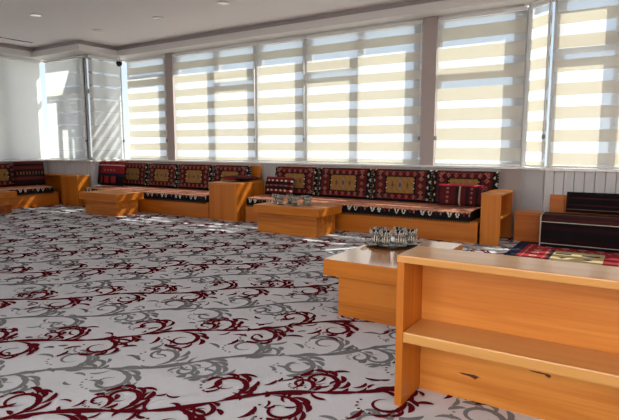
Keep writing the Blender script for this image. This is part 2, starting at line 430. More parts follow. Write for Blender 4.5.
def chbox(bm, a0, a1, d0, d1, z0, z1, bev=0):
    b2 = bx(a0, a1, d0, d1, z0, z1, bev=bev)
    b2.transform(Matrix.Translation((P0[0], P0[1], 0)) @ Matrix(((chd.x, chn.x, 0, 0), (chd.y, chn.y, 0, 0), (0, 0, 1, 0), (0, 0, 0, 1))))
    m = bpy.data.meshes.new('t'); b2.to_mesh(m); b2.free(); bm.from_mesh(m); bpy.data.meshes.remove(m)
    return bm
bm = bmesh.new(); chbox(bm, 0, chl, -.03, .12, 0, ZS); struct('wall_bay_corner', bm, M_BOARD)
bm = bmesh.new(); box(bm, P1[0], XR, YR, YR+.16, 0, ZS); boards(bm, P1[0], XR, YR-.04, 0, ZS)
struct('wall_right_front', bm, M_BOARD)
# sills
bm = bmesh.new(); box(bm, XR0-.1, P0[0], YM-.13, YM+.16, ZS, ZS+.03, .006); struct('trim_2', bm, M_SILL)
bm = bmesh.new(); box(bm, XL, XR0-.02, YN-.1, YN+.16, ZS, ZS+.03, .006); struct('trim_3', bm, M_SILL)
bm = bmesh.new(); box(bm, XR0-.12, XR0+.1, YN-.1, YM-.135, ZS, ZS+.03, .006); struct('trim_4', bm, M_SILL)
bm = bmesh.new(); box(bm, XL-.2, XL+.08, YB, YN-.105, ZS, ZS+.03, .006); struct('trim_5', bm, M_SILL)
bm = bmesh.new(); chbox(bm, -.02, chl+.04, -.12, .1, ZS+.001, ZS+.029); struct('trim_6', bm, M_SILL)
bm = bmesh.new(); box(bm, P1[0]+.02, XR, YR-.12, YR+.16, ZS, ZS+.03, .006); struct('trim_7', bm, M_SILL)
# lintels (the main one reaches out as an eave and shades the top of the blinds)
bm = bmesh.new(); box(bm, XR0-.14, -1.46, YM+.06, 7.95, ZT+.01, 3.6); struct('wall_main_lintel', bm, M_WALL)
bm = bmesh.new(); box(bm, XL-.2, XR0-.15, YN+.06, YN+.22, ZT+.01, 3.6); struct('wall_near_left_lintel', bm, M_WALL)
bm = bmesh.new(); box(bm, XR0-.14, XR0-.06, YN+.06, YM+.05, ZT+.01, 3.6); struct('wall_return_lintel', bm, M_WALL)
bm = bmesh.new(); box(bm, XL-.2, XL-.06, YB, YN+.05, ZT+.01, 3.6); struct('wall_left_lintel', bm, M_WALL)
bm = bmesh.new(); box(bm, P1[0]+.05, XR, YR+.06, YR+.14, ZT+.01, 3.6); struct('wall_right_front_lintel', bm, M_WALL)
# unseen rear and right walls; big window openings added to let in fill daylight
def wall_holes(name, axis, at, a0, a1, holes, z0=.75, z1=2.95, th=.2):
    bm = bmesh.new()
    def b(p, q, za, zb):
        if axis == 'x': box(bm, p, q, at, at+th, za, zb)
        else: box(bm, at, at+th, p, q, za, zb)
    b(a0, a1, 0, z0); b(a0, a1, z1, 3.6)
    e = a0
    for h0, h1 in holes: b(e, h0, z0, z1); e = h1
    b(e, a1, z0, z1)
    struct(name, bm, M_WALL)
wall_holes('wall_back', 'x', YB-.2, XL-.2, XR+.2, [(-3.4, -1.75), (-1.45, .2), (.5, 2.15)])
wall_holes('wall_right', 'y', XR, YB, YR+.2, [(-1.3, 1.0)])
# pillars between the windows
bm = bmesh.new(); box(bm, -8.30, -8.10, YM-.03, YM+.2, ZS+.03, ZSOF, .004); struct('wall_pillar', bm, M_TAUPE)
bm = bmesh.new(); box(bm, -2.84, -2.63, YM-.03, YM+.2, ZS+.03, ZSOF, .004); struct('wall_pillar', bm, M_TAUPE)
bm = bmesh.new(); box(bm, P0[0]-.02, P0[0]+.03, YM+.03, YM+.14, ZS+.03, ZSOF); struct('trim_8', bm, M_FRAME)

# ------------------------------------------------------------------ windows (frames + glass)
wn = [0]
def window(o, d, w, mull=(), trans=(), z0=ZS+.03, z1=ZT+.01, dep=.09, fr=.055):
    """o: plan origin, d: plan direction; frame sits dep behind the blind. mull: (pos, width); trans: (a0, a1, z, h)"""
    wn[0] += 1
    d = Vector((d[0], d[1], 0)).normalized(); n = Vector((-d.y, d.x, 0))
    M = Matrix(((d.x, n.x, 0, o[0]), (d.y, n.y, 0, o[1]), (0, 0, 1, 0), (0, 0, 0, 1)))
    bm = bmesh.new(); t = .05
    box(bm, 0, fr, dep, dep+t, z0, z1); box(bm, w-fr, w, dep, dep+t, z0, z1)
    box(bm, fr, w-fr, dep, dep+t, z0, z0+fr); box(bm, fr, w-fr, dep, dep+t, z1-fr, z1)
    for p, mw in mull: box(bm, p-mw/2, p+mw/2, dep-.005, dep+t+.005, z0+fr, z1-fr)
    for a0, a1, z, h in trans: box(bm, a0, a1, dep-.004, dep+t+.004, z, z+h)
    bm.transform(M)
    wo = struct('window_%d' % wn[0], bm, M_FRAME)
    g = bx(fr, w-fr, dep+.02, dep+.026, z0+fr, z1-fr); g.transform(M)
    obj('window_glass', g, M_GLASS, wo)
    return wo
window((XL, YB), (0, 1), YN-YB-.02, mull=[(1.5*k, .1) for k in range(1, 6)])
window((XL+.02, YN), (1, 0), XR0-XL-.04, mull=[(1.22, .10)], trans=[(.05, 1.5, 2.30, .09), (.52, .64, ZS+.06, 1.36)], dep=.08)
window((XR0, YM), (0, -1), YM-YN, mull=[(.48, .07)], dep=-.14)     # mirrored: frame lies on the outdoor side of the return
window((-9.62, YM), (1, 0), 1.32, mull=[(1.22, .14)], trans=[(0, 1.2, 2.62, .09)])
window((-8.10, YM), (1, 0), 2.12, mull=[(1.08, .14), (2.06, .12)], trans=[(1.08, 2.06, 2.42, .10)])
window((-5.97, YM), (1, 0), 1.06, mull=[(.99, .12)])
window((-4.90, YM), (1, 0), 2.06, mull=[(.98, .11), (1.93, .10)], trans=[(0, .98, 2.44, .12)])
window((-2.63, YM), (1, 0), 1.25, mull=[(1.13, .16)], trans=[(0, 1.2, 2.22, .13)])
window((P0[0]+.02, P0[1]-.02), tuple(chd[:2]), chl-.02, fr=.03, dep=.07)
window((P1[0], YR), (1, 0), 2.1, mull=[(.07, .14), (.76, .15), (1.5, .12)], trans=[(0, 2.0, 2.36, .16)])

# ------------------------------------------------------------------ zebra roller blinds
def blind(label, o, d, w, sheer=.125, period=.267, top=ZT-.045, bot=.955, chain='end', cloth=None):
    """o: plan start, d: plan direction with the room on its right-hand side"""
    ang = math.atan2(d[1], d[0])
    t = thing('roller_blind', label, 'blind', (o[0], o[1], ZS+.03), ang, 'zebra roller blinds')
    z = lambda v: v-(ZS+.03)
    bm = bmesh.new(); g = .006
    def sheet(z0, z1, y, mi):
        f = bm.faces.new([bm.verts.new(p) for p in ((g, y, z(z0)), (w-g, y, z(z0)), (w-g, y, z(z1)), (g, y, z(z1)))]); f.material_index = mi
    zz = top; k = 0
    while zz > bot:
        s = sheer(k) if callable(sheer) else sheer
        a = max(bot, zz-s)
        if s > 0: sheet(a, zz, 0, 1)
        b = max(bot, zz-period)
        if a > bot: sheet(b, a, 0, 0)
        zz -= period; k += 1
    obj('fabric', bm, [cloth or M_CREAM, M_SHEER], t)
    obj('headrail', bx(0, w, -.03, .035, z(ZT)-.045, z(ZT), .008), M_WHITEPL, t)
    bm = bmesh.new(); tube(bm, [(g, 0, z(bot)-.006), (w-g, 0, z(bot)-.006)], .011, 10)
    obj('bottom_rail', bm, M_WHITEPL, t)
    if chain:
        cx = w-.012 if chain == 'end' else .012
        bm = bmesh.new(); tube(bm, [(cx, -.028, z(ZT)-.04), (cx, -.030, z(2.0)), (cx, -.028, z(1.05))], .006, 6)
        tube(bm, [(cx, -.045, z(ZT)-.04), (cx, -.044, z(2.0)), (cx, -.030, z(1.05))], .006, 6)
        co = obj('pull_chain', bm, M_WHITEPL, t)
        obj('chain_clip', bx(cx-.014, cx+.014, -.056, -.018, z(1.30), z(1.36), .006), M_GREYPL, co)
    return t
closed = lambda k: .012
blind('closed pale blind on the left side wall, partly cut off by the photo edge', (XL, 1.6), (0, 1), YN-1.6-.06, sheer=0, chain=None, cloth=M_PALESIDE)
blind('closed blind with sunlit window bars on it, beside the room corner at far left', (XL+.10, YN), (1, 0), XR0-XL-.18, sheer=closed, cloth=M_PALE)
blind('narrow return blind with thin blue slits and slanting sun streaks', (XR0, YN+.02), (0, 1), YM-YN-.12, sheer=lambda k: .04 if k < 4 else .010, chain='end', cloth=M_PALE)
blind('narrow banded blind between the security camera and the left taupe pillar', (XR0+.09, YM), (1, 0), 1.22)
blind('wide banded blind directly right of the left taupe pillar', (-8.09, YM), (1, 0), 2.10)
blind('square banded blind between two wide ones on the long window wall', (-5.97, YM), (1, 0), 1.05)
blind('widest banded blind directly left of the right taupe pillar', (-4.90, YM), (1, 0), 2.05)
blind('banded blind directly right of the right taupe pillar', (-2.62, YM), (1, 0), 1.21, period=.285, sheer=.105, chain='start')
blind('very narrow banded blind across the angled bay corner', (P0[0]+.03, P0[1]-.03), tuple(chd[:2]), chl-.05, chain='end', sheer=.13)
blind('banded blind at the right photo edge above the grey board panelling', (P1[0]+.03, YR), (1, 0), 2.1, period=.29, sheer=.14, chain=None)

# ------------------------------------------------------------------ exterior
bm = bmesh.new(); v = [bm.verts.new(p) for p in ((-120, -120, -4), (120, -120, -4), (120, 160, -4), (-120, 160, -4))]; bm.faces.new(v)
struct('ground', bm, M_GROUND)

# ------------------------------------------------------------------ ceiling fittings
lamp_spots = [(-8.25, 4.88), (-6.72, 4.72), (-8.40, 6.10), (-6.77, 6.05), (-5.28, 5.95)]
lamp_words = ['downlight nearest the ceiling vent slot at left', 'downlight cut by the top photo edge near the left', 'downlight nearest the bay corner above the security camera', 'downlight at the middle of the row along the window soffit', 'rightmost downlight in view along the window soffit']
dl = None
for (x, y), lw in zip(lamp_spots, lamp_words):
    lb = 'small round recessed ' + lw
    if dl is None:
        dl = thing('downlight', lb, 'ceiling light', (x, y, ZC), 0, 'recessed ceiling downlights')
        bm = bmesh.new(); lathe(bm, [(.062, -.001), (.085, -.001), (.088, -.008), (.080, -.014), (.064, -.010)], 28); obj('trim_ring', bm, M_METAL, dl)
        bm = bmesh.new(); lathe(bm, [(.004, -.003), (.060, -.003), (.060, -.006), (.004, -.008)], 24); obj('diffuser', bm, M_BULB, dl)
    else: dup(dl, (x, y, ZC), 0, lb)
t = thing('ceiling_vent', 'long dark slot vent in the ceiling near the left soffit', 'vent', (-10.47, 5.2, ZC), 0)
obj('slot', bx(-.045, .045, -.95, .9, -.004, -.001), M_BLACK, t)
bm = bmesh.new(); box(bm, -.065, -.047, -.97, .92, -.008, -.001); box(bm, .047, .065, -.97, .92, -.008, -.001); obj('frame', bm, M_CEIL, t)
t = thing('security_camera', 'small white ceiling security camera with a black dome in the bay corner', 'camera', (-9.26, 7.20, ZSOF), 0)
bm = bmesh.new(); lathe(bm, [(.004, -.13), (.058, -.13), (.064, -.105), (.058, -.085), (.026, -.075), (.024, -.02), (.05, -.012), (.052, -.001), (.004, -.001)], 24); obj('ceiling_mount', bm, M_WHITEPL, t)
bm = bmesh.new(); lathe(bm, [(.056, -.132), (.062, -.150), (.058, -.185), (.042, -.212), (.018, -.226), (.002, -.228)][::-1], 24); obj('dome', bm, M_BLACK, t)

# ------------------------------------------------------------------ woven patterns
NAVY, BLK, BUR, RED, GOLD, PNK, WHT, SAL = (.010, .010, .017), (.009, .007, .007), (.085, .012, .012), (.27, .022, .020), (.30, .165, .055), (.27, .125, .09), (.58, .54, .47), (.58, .27, .17)
def dia(x, y, rx, ry): return abs(x)/rx + abs(y)/ry < 1
def pat_back(u, v, w, h):
    x, y = u*w, v*h
    e = .07
    if x < e or x > w-e:                                   # dark edge strips with pale running zigzag
        c = e/2 if x < e else w-e/2
        k = (y/.085) % 1; tri = abs(k-.5)*2
        if dia(x-c-.012*(1 if int(y/.085) % 2 else -1), (y % .085)-.042, .017, .026): return (.45, .42, .36)
        if abs(abs(x-c)-.027) < .004 and int(y/.02) % 2: return (.22, .18, .14)
        return BLK
    if y < .03 or y > h-.022: return NAVY
    bx_, by_ = .245*w, .235*h
    gx, gy = min(x, w-x), min(y, h-y)
    if gx > bx_ and gy > by_:
        dx = min(gx-bx_, gy-by_)
        if dx < .012: return BLK
        if gx-bx_ < .035: return (BLK if int(y/.022) % 2 else WHT if int(y/.022) % 4 == 0 else GOLD)
        if dia(((x-w/2+.06) % .12)-.06, y-h/2, .022, .05): return (.10, .06, .05)
        if dia(x-w/2, y-h/2, .03, .09): return (.20, .20, .24)
        if int(x/.017) % 3 == 0: return (.30, .14, .035)
        if int((x*1.3+y)/.03) % 4 == 0: return (.25, .12, .03)
        return GOLD
    # burgundy border with a row of pale diamonds
    if gx < bx_ and (gx-e)/(bx_-e) > (gy-.03)/(by_-.03) and gy > .02 or gx < e+.0: pass
    dx, dy = gx-(e+bx_)/2, gy-(.03+by_)/2
    px, py = ((x-w/2+.055) % .11)-.055, ((y-h/2+.05) % .10)-.05
    if gy < by_ and dia(px, dy, .028, .036): return PNK if dia(px, dy, .014, .018) is False else RED
    if gx < bx_ and dia(dx, py, .036, .034): return PNK if dia(dx, py, .017, .016) is False else RED
    if abs(gy-by_) < .01 or (abs(gx-bx_) < .01): return BLK
    if abs(gy-.045) < .008: return RED
    if gy < by_ and abs(px) > .047: return (.04, .006, .012)
    return BUR
def grid_faces(bm, lay, P, col, nu, nv, smooth=True):
    V = [[bm.verts.new(P(i/nu, j/nv)) for j in range(nv+1)] for i in range(nu+1)]
    for i in range(nu):
        for j in range(nv):
            f = bm.faces.new((V[i][j], V[i+1][j], V[i+1][j+1], V[i][j+1])); f.smooth = smooth
            c = col((i+.5)/nu, (j+.5)/nv)
            for lp in f.loops: lp[lay] = (*c, 1)
    return V
def pillow_bm(w, h, t, pat, nu=60, nv=36, sq=5.0, rear=BUR, sag=.0):
    """stuffed rectangle standing on its long edge; front faces -y; base centre at origin, z up"""
    bm = bmesh.new(); lay = bm.loops.layers.float_color.new('weave')
    def th(u, v):
        a, b = abs(2*u-1), abs(2*v-1)
        return t/2*(max(0, 1-a**sq)**.5)*(max(0, 1-b**sq)**.5)
    def shp(u, v, s):
        inx = 1-.03*(1-abs(2*v-1)**2)*abs(2*u-1)**4*0
        x = (u-.5)*w*inx; z = v*h - sag*math.sin(PI*u)*v*.5
        return (x, s*th(u, v)-.004*s*0, z)
    grid_faces(bm, lay, lambda u, v: shp(u, v, -1), lambda u, v: pat(u, v, w, h), nu, nv)
    n2u, n2v = nu, nv
    grid_faces(bm, lay, lambda u, v: shp(1-u, v, 1), lambda u, v: rear, n2u, n2v)
    bmesh.ops.remove_doubles(bm, verts=bm.verts[:], dist=.0004)
    return bm
def pat_mat(s, x, fr):
    """mattress cover. s: distance along the section from the front bottom, fr: height of the front"""
    q = x % .36
    if s < fr:
        if s < .012: return BLK
        y = s/fr
        for c in (.07, .17):
            a = abs(q-c)
            if .36 < y < .84 and a < .050*(y-.15) and not (a < .008 and y > .5): return WHT
        for c in (.255, .315):
            if abs(q-c) < .010 and y > .5: return (.14, .015, .016) if c < .3 else PNK
        if y > .88: return SAL if int(x/.03) % 2 else BUR
        if .30 < y < .34 and int(x/.02) % 2: return (.10, .03, .03)
        return BLK
    d = s-fr
    if d < .05: return SAL if int(x/.045) % 5 else (.5, .33, .24)
    if d < .10: return (.46, .17, .10)
    k = int(d/.05) % 5
    if k == 2 and int(x/.06) % 3 == 0: return (.16, .03, .03)
    return ((.34, .09, .06), SAL, (.48, .18, .11), SAL, (.36, .14, .09))[k]
def mattress_bm(L_, D, H_, pat=pat_mat):
    """seat mattress, front at y=0 facing -y, x from 0 to L_, bottom z=0"""
    r = .03; path = [(0.0, 0.0), (-.004, .02), (-.006, H_*.5), (-.002, H_-r)]
    for k in range(1, 5):
        a = PI/2*k/4; path.append((-.002+r-r*math.cos(a), H_-r+r*math.sin(a)))
    n = 14
    for k in range(1, n+1): path.append((r+(D-2*r)*k/n, H_+.012*math.sin(PI*k/n)))
    path += [(D-.008, H_-.01), (D, H_-.03), (D, 0)]
    # resample the front finely
    pts = []; S = 0; fine = []
    for (a, b), (c, d) in zip(path, path[1:]):
        l = math.hypot(c-a, d-b); m = max(1, int(round(l/.009))) if S < H_+.1 else max(1, int(round(l/.03)))
        for k in range(m): fine.append((a+(c-a)*k/m, b+(d-b)*k/m, S+l*k/m))
        S += l
    fine.append((*path[-1], S))
    bm = bmesh.new(); lay = bm.loops.layers.float_color.new('weave')
    nx = int(L_/.011); ns = len(fine)-1
    def wob(x): return .003*math.sin(x*9)+.002*math.sin(x*23)
    V = [[bm.verts.new((L_*i/nx, y+wob(L_*i/nx)*(1 if s < .2 else 0), z)) for (y, z, s) in fine] for i in range(nx+1)]
    for i in range(nx):
        for j in range(ns):
            f = bm.faces.new((V[i][j], V[i][j+1], V[i+1][j+1], V[i+1][j])[::-1]); f.smooth = True
            c = pat((fine[j][2]+fine[j+1][2])/2, L_*(i+.5)/nx, H_)
            for lp in f.loops: lp[lay] = (*c, 1)
    for k, rv in ((0, False), (nx, True)):
        f = bm.faces.new(V[k] if not rv else V[k][::-1])
        for lp in f.loops: lp[lay] = (*BLK, 1)
    f = bm.faces.new([V[0][0], V[nx][0], V[nx][ns], V[0][ns]][::-1])
    for lp in f.loops: lp[lay] = (*BLK, 1)
    return bm
def fringe_bm(L_, drop=.028, n=None):
    bm = bmesh.new(); n = n or int(L_/.024)
    for k in range(n):
        x = L_*(k+.5)/n; w = L_/n*.42
        y0, y1 = -.012, -.004
        a = [bm.verts.new(p) for p in ((x-w, y0, .012), (x+w, y0, .012), (x, y0, -drop))]
        b = [bm.verts.new(p) for p in ((x-w, y1, .012), (x+w, y1, .012), (x, y1, -drop))]
        bm.faces.new(a[::-1]); bm.faces.new(b)
        for i in range(3): bm.faces.new((a[i], a[(i+1) % 3], b[(i+1) % 3], b[i]))
    return bm
def mattress(label, x0, y0, z0, L_, D, H_, rz=0.0):
    t = thing('seat_mattress', label, 'cushion', (x0, y0, z0), rz, 'kilim seat mattresses')
    obj('cover', mattress_bm(L_, D, H_), M_KILIM, t)
    obj('fringe', fringe_bm(L_), M_FRINGE, t)
    return t

# ------------------------------------------------------------------ wooden benches
SEATZ = .275
def bench(label, loc, rz, L_, D, back_ext=(0, 0)):
    """front at y=0 facing -y, x 0..L_, D deep to the backrest"""
    t = thing('wooden_bench', label, 'bench', loc, rz, 'low pine benches along the windows')
    obj('front_board', bx(0, L_, 0, .035, 0, SEATZ, .004), W_X, t)
    obj('seat_board', bx(0, L_, .037, D-.002, SEATZ-.035, SEATZ-.001, .003), W_TOPX, t)
    obj('backrest_board', bx(-back_ext[0], L_+back_ext[1], D, D+.045, 0, .868, .005), W_X, t)
    return t
def arm_shelf(name, label, loc, W_, D, H_, rz=0.0, shelf=True, th=.03, cat='shelf', shz=.5, back=True, base=False):
    """bookcase-like armrest: open side faces -y, x 0..W_"""
    t = thing(name, label, cat, loc, rz)
    obj('side_panel', bx(0, th, 0, D, 0, H_-th, .003), W_ZY, t)
    obj('side_panel', bx(W_-th, W_, 0, D, 0, H_-th, .003), W_ZY, t)
    obj('top_board', bx(-.002, W_+.002, -.004, D+.002, H_-th+.001, H_, .004), W_TOPX, t)
    if shelf: obj('shelf_board', bx(th+.001, W_-th-.001, .004, D-.025, H_*shz-th/2, H_*shz+th/2, .003), W_TOPX, t)
    obj('back_panel', bx(th+.001, W_-th-.001, D-.022, D-.002, 0, H_-th-.001, .002), W_X, t)
    return t

# left bench (under the left half of the long window wall)
bench('low pine bench under the windows left of the wide arm box', (-9.55, 6.40, 0), 0, 3.46, .96, (0, .36))
mattress('black fringed kilim mattress on the bench left of the wide arm box', -9.42, 6.385, SEATZ+.001, 3.30, .80, .115)
# middle bench
bench('longest pine bench, behind the middle coffee table', (-5.37, 6.50, 0), 0, 3.70, .88, (0, .0))
mattress('black fringed kilim mattress on the bench behind the middle coffee table', -5.33, 6.485, SEATZ+.001, 3.57, .76, .115)
# side bench along the left wall (turned to face right)
bench('pine bench along the left side wall, cut off by the photo edge', (-10.25, 3.60, 0), PI/2, 2.72, .80)
mattress('black fringed kilim mattress on the bench along the left side wall', -10.235, 3.65, SEATZ+.001, 2.55, .66, .115, PI/2)

# arm boxes
arm_shelf('arm_box', 'pine arm box end of the left side bench, next to the corner gap', (-11.0, 6.34, 0), .84, .27, .63, 0, shelf=False)
# two boxes that read as closed from the room: open towards the wall
def closed_box(name, label, loc, W_, D, H_, cat, top_over=.004, grain=None):
    t = thing(name, label, cat, loc)
    obj('front_panel', bx(0, W_, 0, .025, 0, H_-.032, .003), grain or W_Z, t)
    obj('side_panel', bx(0, .025, .026, D, 0, H_-.032, .003), W_ZY, t)
    obj('side_panel', bx(W_-.025, W_, .026, D, 0, H_-.032, .003), W_ZY, t)
    obj('top_board', bx(-top_over, W_+top_over, -top_over, D, H_-.031, H_, .004), W_TOPX, t)
    return t
closed_box('arm_box', 'pine arm box at the left end of the window bench, behind the far coffee table', (-10.13, 6.33, 0), .55, .28, .63, 'armrest')
closed_box('arm_box', 'wide pine arm box between two window benches with a pillow on top', (-6.07, 6.40, 0), .60, .74, .62, 'armrest')
arm_shelf('arm_shelf', 'pine arm shelf open to the right at the right end of the long bench', (-1.405, 6.49, 0), .70, .232, .64, PI/2, shz=.52)
closed_box('wooden_box', 'low pine box between the arm shelf and the black covered divan', (-1.335, 6.985, 0), .31, .25, .385, 'box', grain=W_X)

# foreground shelf unit (pine, open towards the camera)
t = thing('shelf_unit', 'large pine shelf unit in the right foreground, open towards the viewer', 'shelf', (-.907, 2.16, 0))
SW, SD, SH = 1.78, .26, .717
obj('side_panel', bx(0, .036, 0, SD, 0, SH-.036, .004), W_ZY, t)
obj('side_panel', bx(SW-.036, SW, 0, SD, 0, SH-.036, .004), W_ZY, t)
obj('top_board', bx(-.001, SW+.001, -.002, SD, SH-.035, SH, .006), W_SHELFTOP, t)
obj('shelf_board', bx(.037, SW-.037, -.004, SD-.030, .313, .363, .007), W_SHELFTOP, t)
obj('back_panel', bx(.037, SW-.037, SD-.029, SD-.004, .338, SH-.036, .002), W_PANEL, t)
obj('kick_panel', bx(.037, SW-.037, SD-.029, SD-.004, 0, .337, .002), W_KICK, t)

# ------------------------------------------------------------------ coffee tables
def coffee_table(label, x0, x1, y0, y1, ov=.09, H_=.40, sl=.112, longy=False, ovx=None):
    cx, cy = (x0+x1)/2, (y0+y1)/2; a, b = (x1-x0)/2, (y1-y0)/2
    t = thing('coffee_table', label, 'table', (cx, cy, 0), 0, 'low block coffee tables')
    ol, orr = ovx or (ov, ov)
    tb = bx(-a, a, -b, b, H_-sl, H_, .006); tb.normal_update()
    for f in tb.faces: f.material_index = 0 if f.normal.z > .9 else 1
    obj('table_top', tb, [W_TOPY if longy else W_TOPX, W_X], t)
    obj('base', bx(-a+ol, a-orr, -b+.06, b-.06, 0, H_-sl-.001, .005), W_XT, t)
    return t
coffee_table('nearest low coffee table, behind the foreground shelf unit, with a tray of tea glasses', -1.86, -1.19, 3.10, 4.20, H_=.415, sl=.118, longy=True)
coffee_table('middle low coffee table holding tea glasses in front of the long bench', -4.60, -3.51, 5.74, 6.36, H_=.395, ovx=(.03, .075))
coffee_table('empty low coffee table in front of the far left window bench', -8.58, -7.55, 5.68, 6.28, H_=.392, sl=.125)
coffee_table('low coffee table cut off by the left photo edge', -10.15, -9.62, 4.55, 5.13, H_=.39)

# ------------------------------------------------------------------ back cushions
def back_row(xs, y, z, labels, h=.475, grp='kilim back cushions'):
    for (a, b), lb in zip(zip(xs, xs[1:]), labels):
        w = b-a-.012
        t = obj('back_cushion', pillow_bm(w, h, .13, pat_back, 76, 40, sq=9), M_KILIM)
        t.location = ((a+b)/2, y, z); t.rotation_euler = (math.radians(-7), 0, 0)
        tag(t, lb, 'cushion', grp)
ORD = ['first', 'second', 'third', 'fourth']
back_row([-9.42, -8.52, -7.66, -6.75, -5.86], 7.225, SEATZ+.122,
         ['kilim back cushion on the left window bench, behind the red draped pillow',
          'gold centred kilim back cushion right of the red draped pillow on the left window bench',
          'gold centred kilim back cushion just left of the one behind the wide arm box',
          'kilim back cushion partly hidden behind the wide arm box and its flat pillow'])
back_row([-5.34, -4.45, -3.48, -2.53, -1.605], 7.245, SEATZ+.122,
         ['kilim back cushion at the left end of the long bench, behind the striped bolster',
          'second kilim back cushion from the left on the long bench, above the tea glasses',
          'third kilim back cushion from the left on the long bench, under the right pillar',
          'kilim back cushion at the right end of the long bench, behind the red topped pillow'])
for (ya, yb), lb in zip([(5.04, 5.88), (3.72, 4.56)], ['kilim back cushion on the left side bench, cut by the photo edge', 'kilim back cushion on the left side bench outside the photo']):
    if yb < 4.57: continue
    t = obj('back_cushion', pillow_bm(yb-ya, .475, .13, pat_back, 70, 40, sq=9), M_KILIM)
    t.location = (-10.93, (ya+yb)/2, SEATZ+.122); t.rotation_euler = (math.radians(-7), 0, PI/2); tag(t, lb, 'cushion', 'kilim back cushions')

# loose pillows
def pat_stripe(u, v, w, h):
    x, y = u*w, v*h
    k = int(v*11)
    if k in (2, 8): return RED if int(x/.03) % 3 else WHT
    if k == 5: return PNK if int(x/.05) % 2 else RED
    if k in (3, 7): return BLK
    if k == 10: return RED
    return BUR if k % 2 else (.03, .008, .012)
def pat_dark(u, v, w, h):
    k = int(v*9)
    if k in (2, 6): return (.12, .02, .02)
    if k == 4: return (.20, .09, .05) if int(u*w/.03) % 2 else BLK
    if k == 8: return (.09, .02, .02)
    return (.022, .009, .009)
def pat_drape(u, v, w, h):
    if .80 < v < .835: return WHT
    if v > .86: return RED if int(u*w/.05) % 4 else (.08, .01, .01)
    if v > .5:
        if .6 < v < .66 and int(u*w/.05) % 2 and .25 < u < .8: return PNK
        if u < .2: return (.06, .01, .012)
        return (.22, .014, .020)
    if v > .36: return (.02, .012, .03)
    return (.25, .016, .02) if .2 < u < .8 and v > .1 and int(u*w/.07) % 3 else BLK
def pat_redtop(u, v, w, h):
    if v > .88: return (.36, .018, .04)
    if abs(u-.52) < .012: return (.40, .30, .2)
    if abs(u-.25) < .02 or abs(u-.78) < .02: return PNK if int(v*h/.03) % 2 else BUR
    if int(u*14) % 3 == 0: return (.02, .01, .012)
    return (.085, .010, .013)
def loose(name, label, w, h, t_, pat, loc, rot, sq=3.2):
    o = obj(name, pillow_bm(w, h, t_, pat, 54, 32, sq=sq), M_KILIM)
    o.location = loc; o.rotation_euler = rot
    return tag(o, label, 'pillow')
loose('pillow', 'large red and black draped pillow at the left end of the left window bench', .80, .50, .14, pat_drape, (-9.185, 6.80, .414), (math.radians(-9), 0, 0), 6)
loose('pillow', 'dark upright pillow on the left side bench next to its arm box', .60, .50, .15, pat_dark, (-10.70, 6.00, .412), (math.radians(-8), 0, PI/2-.15), 6)
loose('pillow', 'striped bolster pillow at the left end of the long bench', .56, .30, .16, pat_stripe, (-5.03, 6.93, .416), (math.radians(-12), 0, -.05), 4)
loose('pillow', 'burgundy pillow with bright red top edge at the right end of the long bench', .60, .29, .17, pat_redtop, (-2.03, 6.92, .418), (math.radians(-12), 0, .04), 4)
loose('pillow', 'flat red and black pillow lying on the wide arm box', .54, .44, .085, lambda u, v, w, h: RED if (v > .8 and u < .6) or (.35 < v < .5) else (BLK if int(v*6) % 2 else (.05, .008, .01)), (-5.77, 7.09, .668), (math.radians(88), 0, 0), 3)

# ------------------------------------------------------------------ divan with black cover at right
t = thing('divan', 'low pine divan under a black kilim at the right photo edge', 'bench', (-.985, 6.74, 0))
DL = 2.1
obj('frame', bx(0, DL, .012, .42, .0125, .30, .004), W_X, t)
obj('backrest_board', bx(.03, DL, .455, .50, .0125, .60, .005), W_X, t)
obj('armrest', bx(.03, .20, .425, .453, .0125, .575, .005), W_X, t)
def pat_cover(s, x, fr):
    if x < .014: return WHT
    if s < fr:
        if .030 < s < .040 or fr-.082 < s < fr-.072: return WHT
        if s > fr-.07: return (.035, .010, .012) if int(s/.012) % 2 else (.06, .018, .018)
        if int(s/.05) % 3 == 1: return (.020, .007, .009)
        return (.010, .007, .010)
    d = s-fr
    k = int(d/.032) % 6
    return ((.02, .008, .01), (.07, .016, .016), (.008, .007, .009), (.22, .11, .06), (.012, .007, .01), (.05, .012, .014))[k]
cv = thing('kilim_cover', 'black kilim with thin white lines draped over the divan front', 'blanket', (-.985, 6.725, 0))
# the cover hangs down the front and lies over the seat
def cover_bm():
    bm = bmesh.new(); lay = bm.loops.layers.float_color.new('weave')
    path = [(0.0, .0125), (-.004, .12), (-.002, .30), (.0, .345), (.010, .372), (.035, .384), (.12, .392), (.22, .398), (.32, .395), (.42, .38), (.42, .302), (.014, .302), (.012, .0125)]
    fine = []; S = 0
    for (a, b), (c, d) in zip(path, path[1:]):
        l = math.hypot(c-a, d-b); m = max(1, int(round(l/.008)))
        for k in range(m): fine.append((a+(c-a)*k/m, b+(d-b)*k/m, S+l*k/m))
        S += l
    nx = 150; ns = len(fine)
    V = [[bm.verts.new((-.005 + (DL+.005)*i/nx, y + (.004*math.sin(i*.35)*(1-z/.36) if s < .34 else 0), z)) for (y, z, s) in fine] for i in range(nx+1)]
    for i in range(nx):
        for j in range(ns):
            k = (j+1) % ns
            f = bm.faces.new((V[i][j], V[i+1][j], V[i+1][k], V[i][k])); f.smooth = True
            c = pat_cover(fine[j][2]+.004, (DL+.005)*(i+.5)/nx, .375)
            for lp in f.loops: lp[lay] = (*c, 1)
    for k in (0, nx):
        f = bm.faces.new(V[k] if k else V[k][::-1])
        for lp in f.loops: lp[lay] = (*BLK, 1)
    bmesh.ops.recalc_face_normals(bm, faces=bm.faces[:])
    return bm
obj('cloth', cover_bm(), M_KILIM, cv)
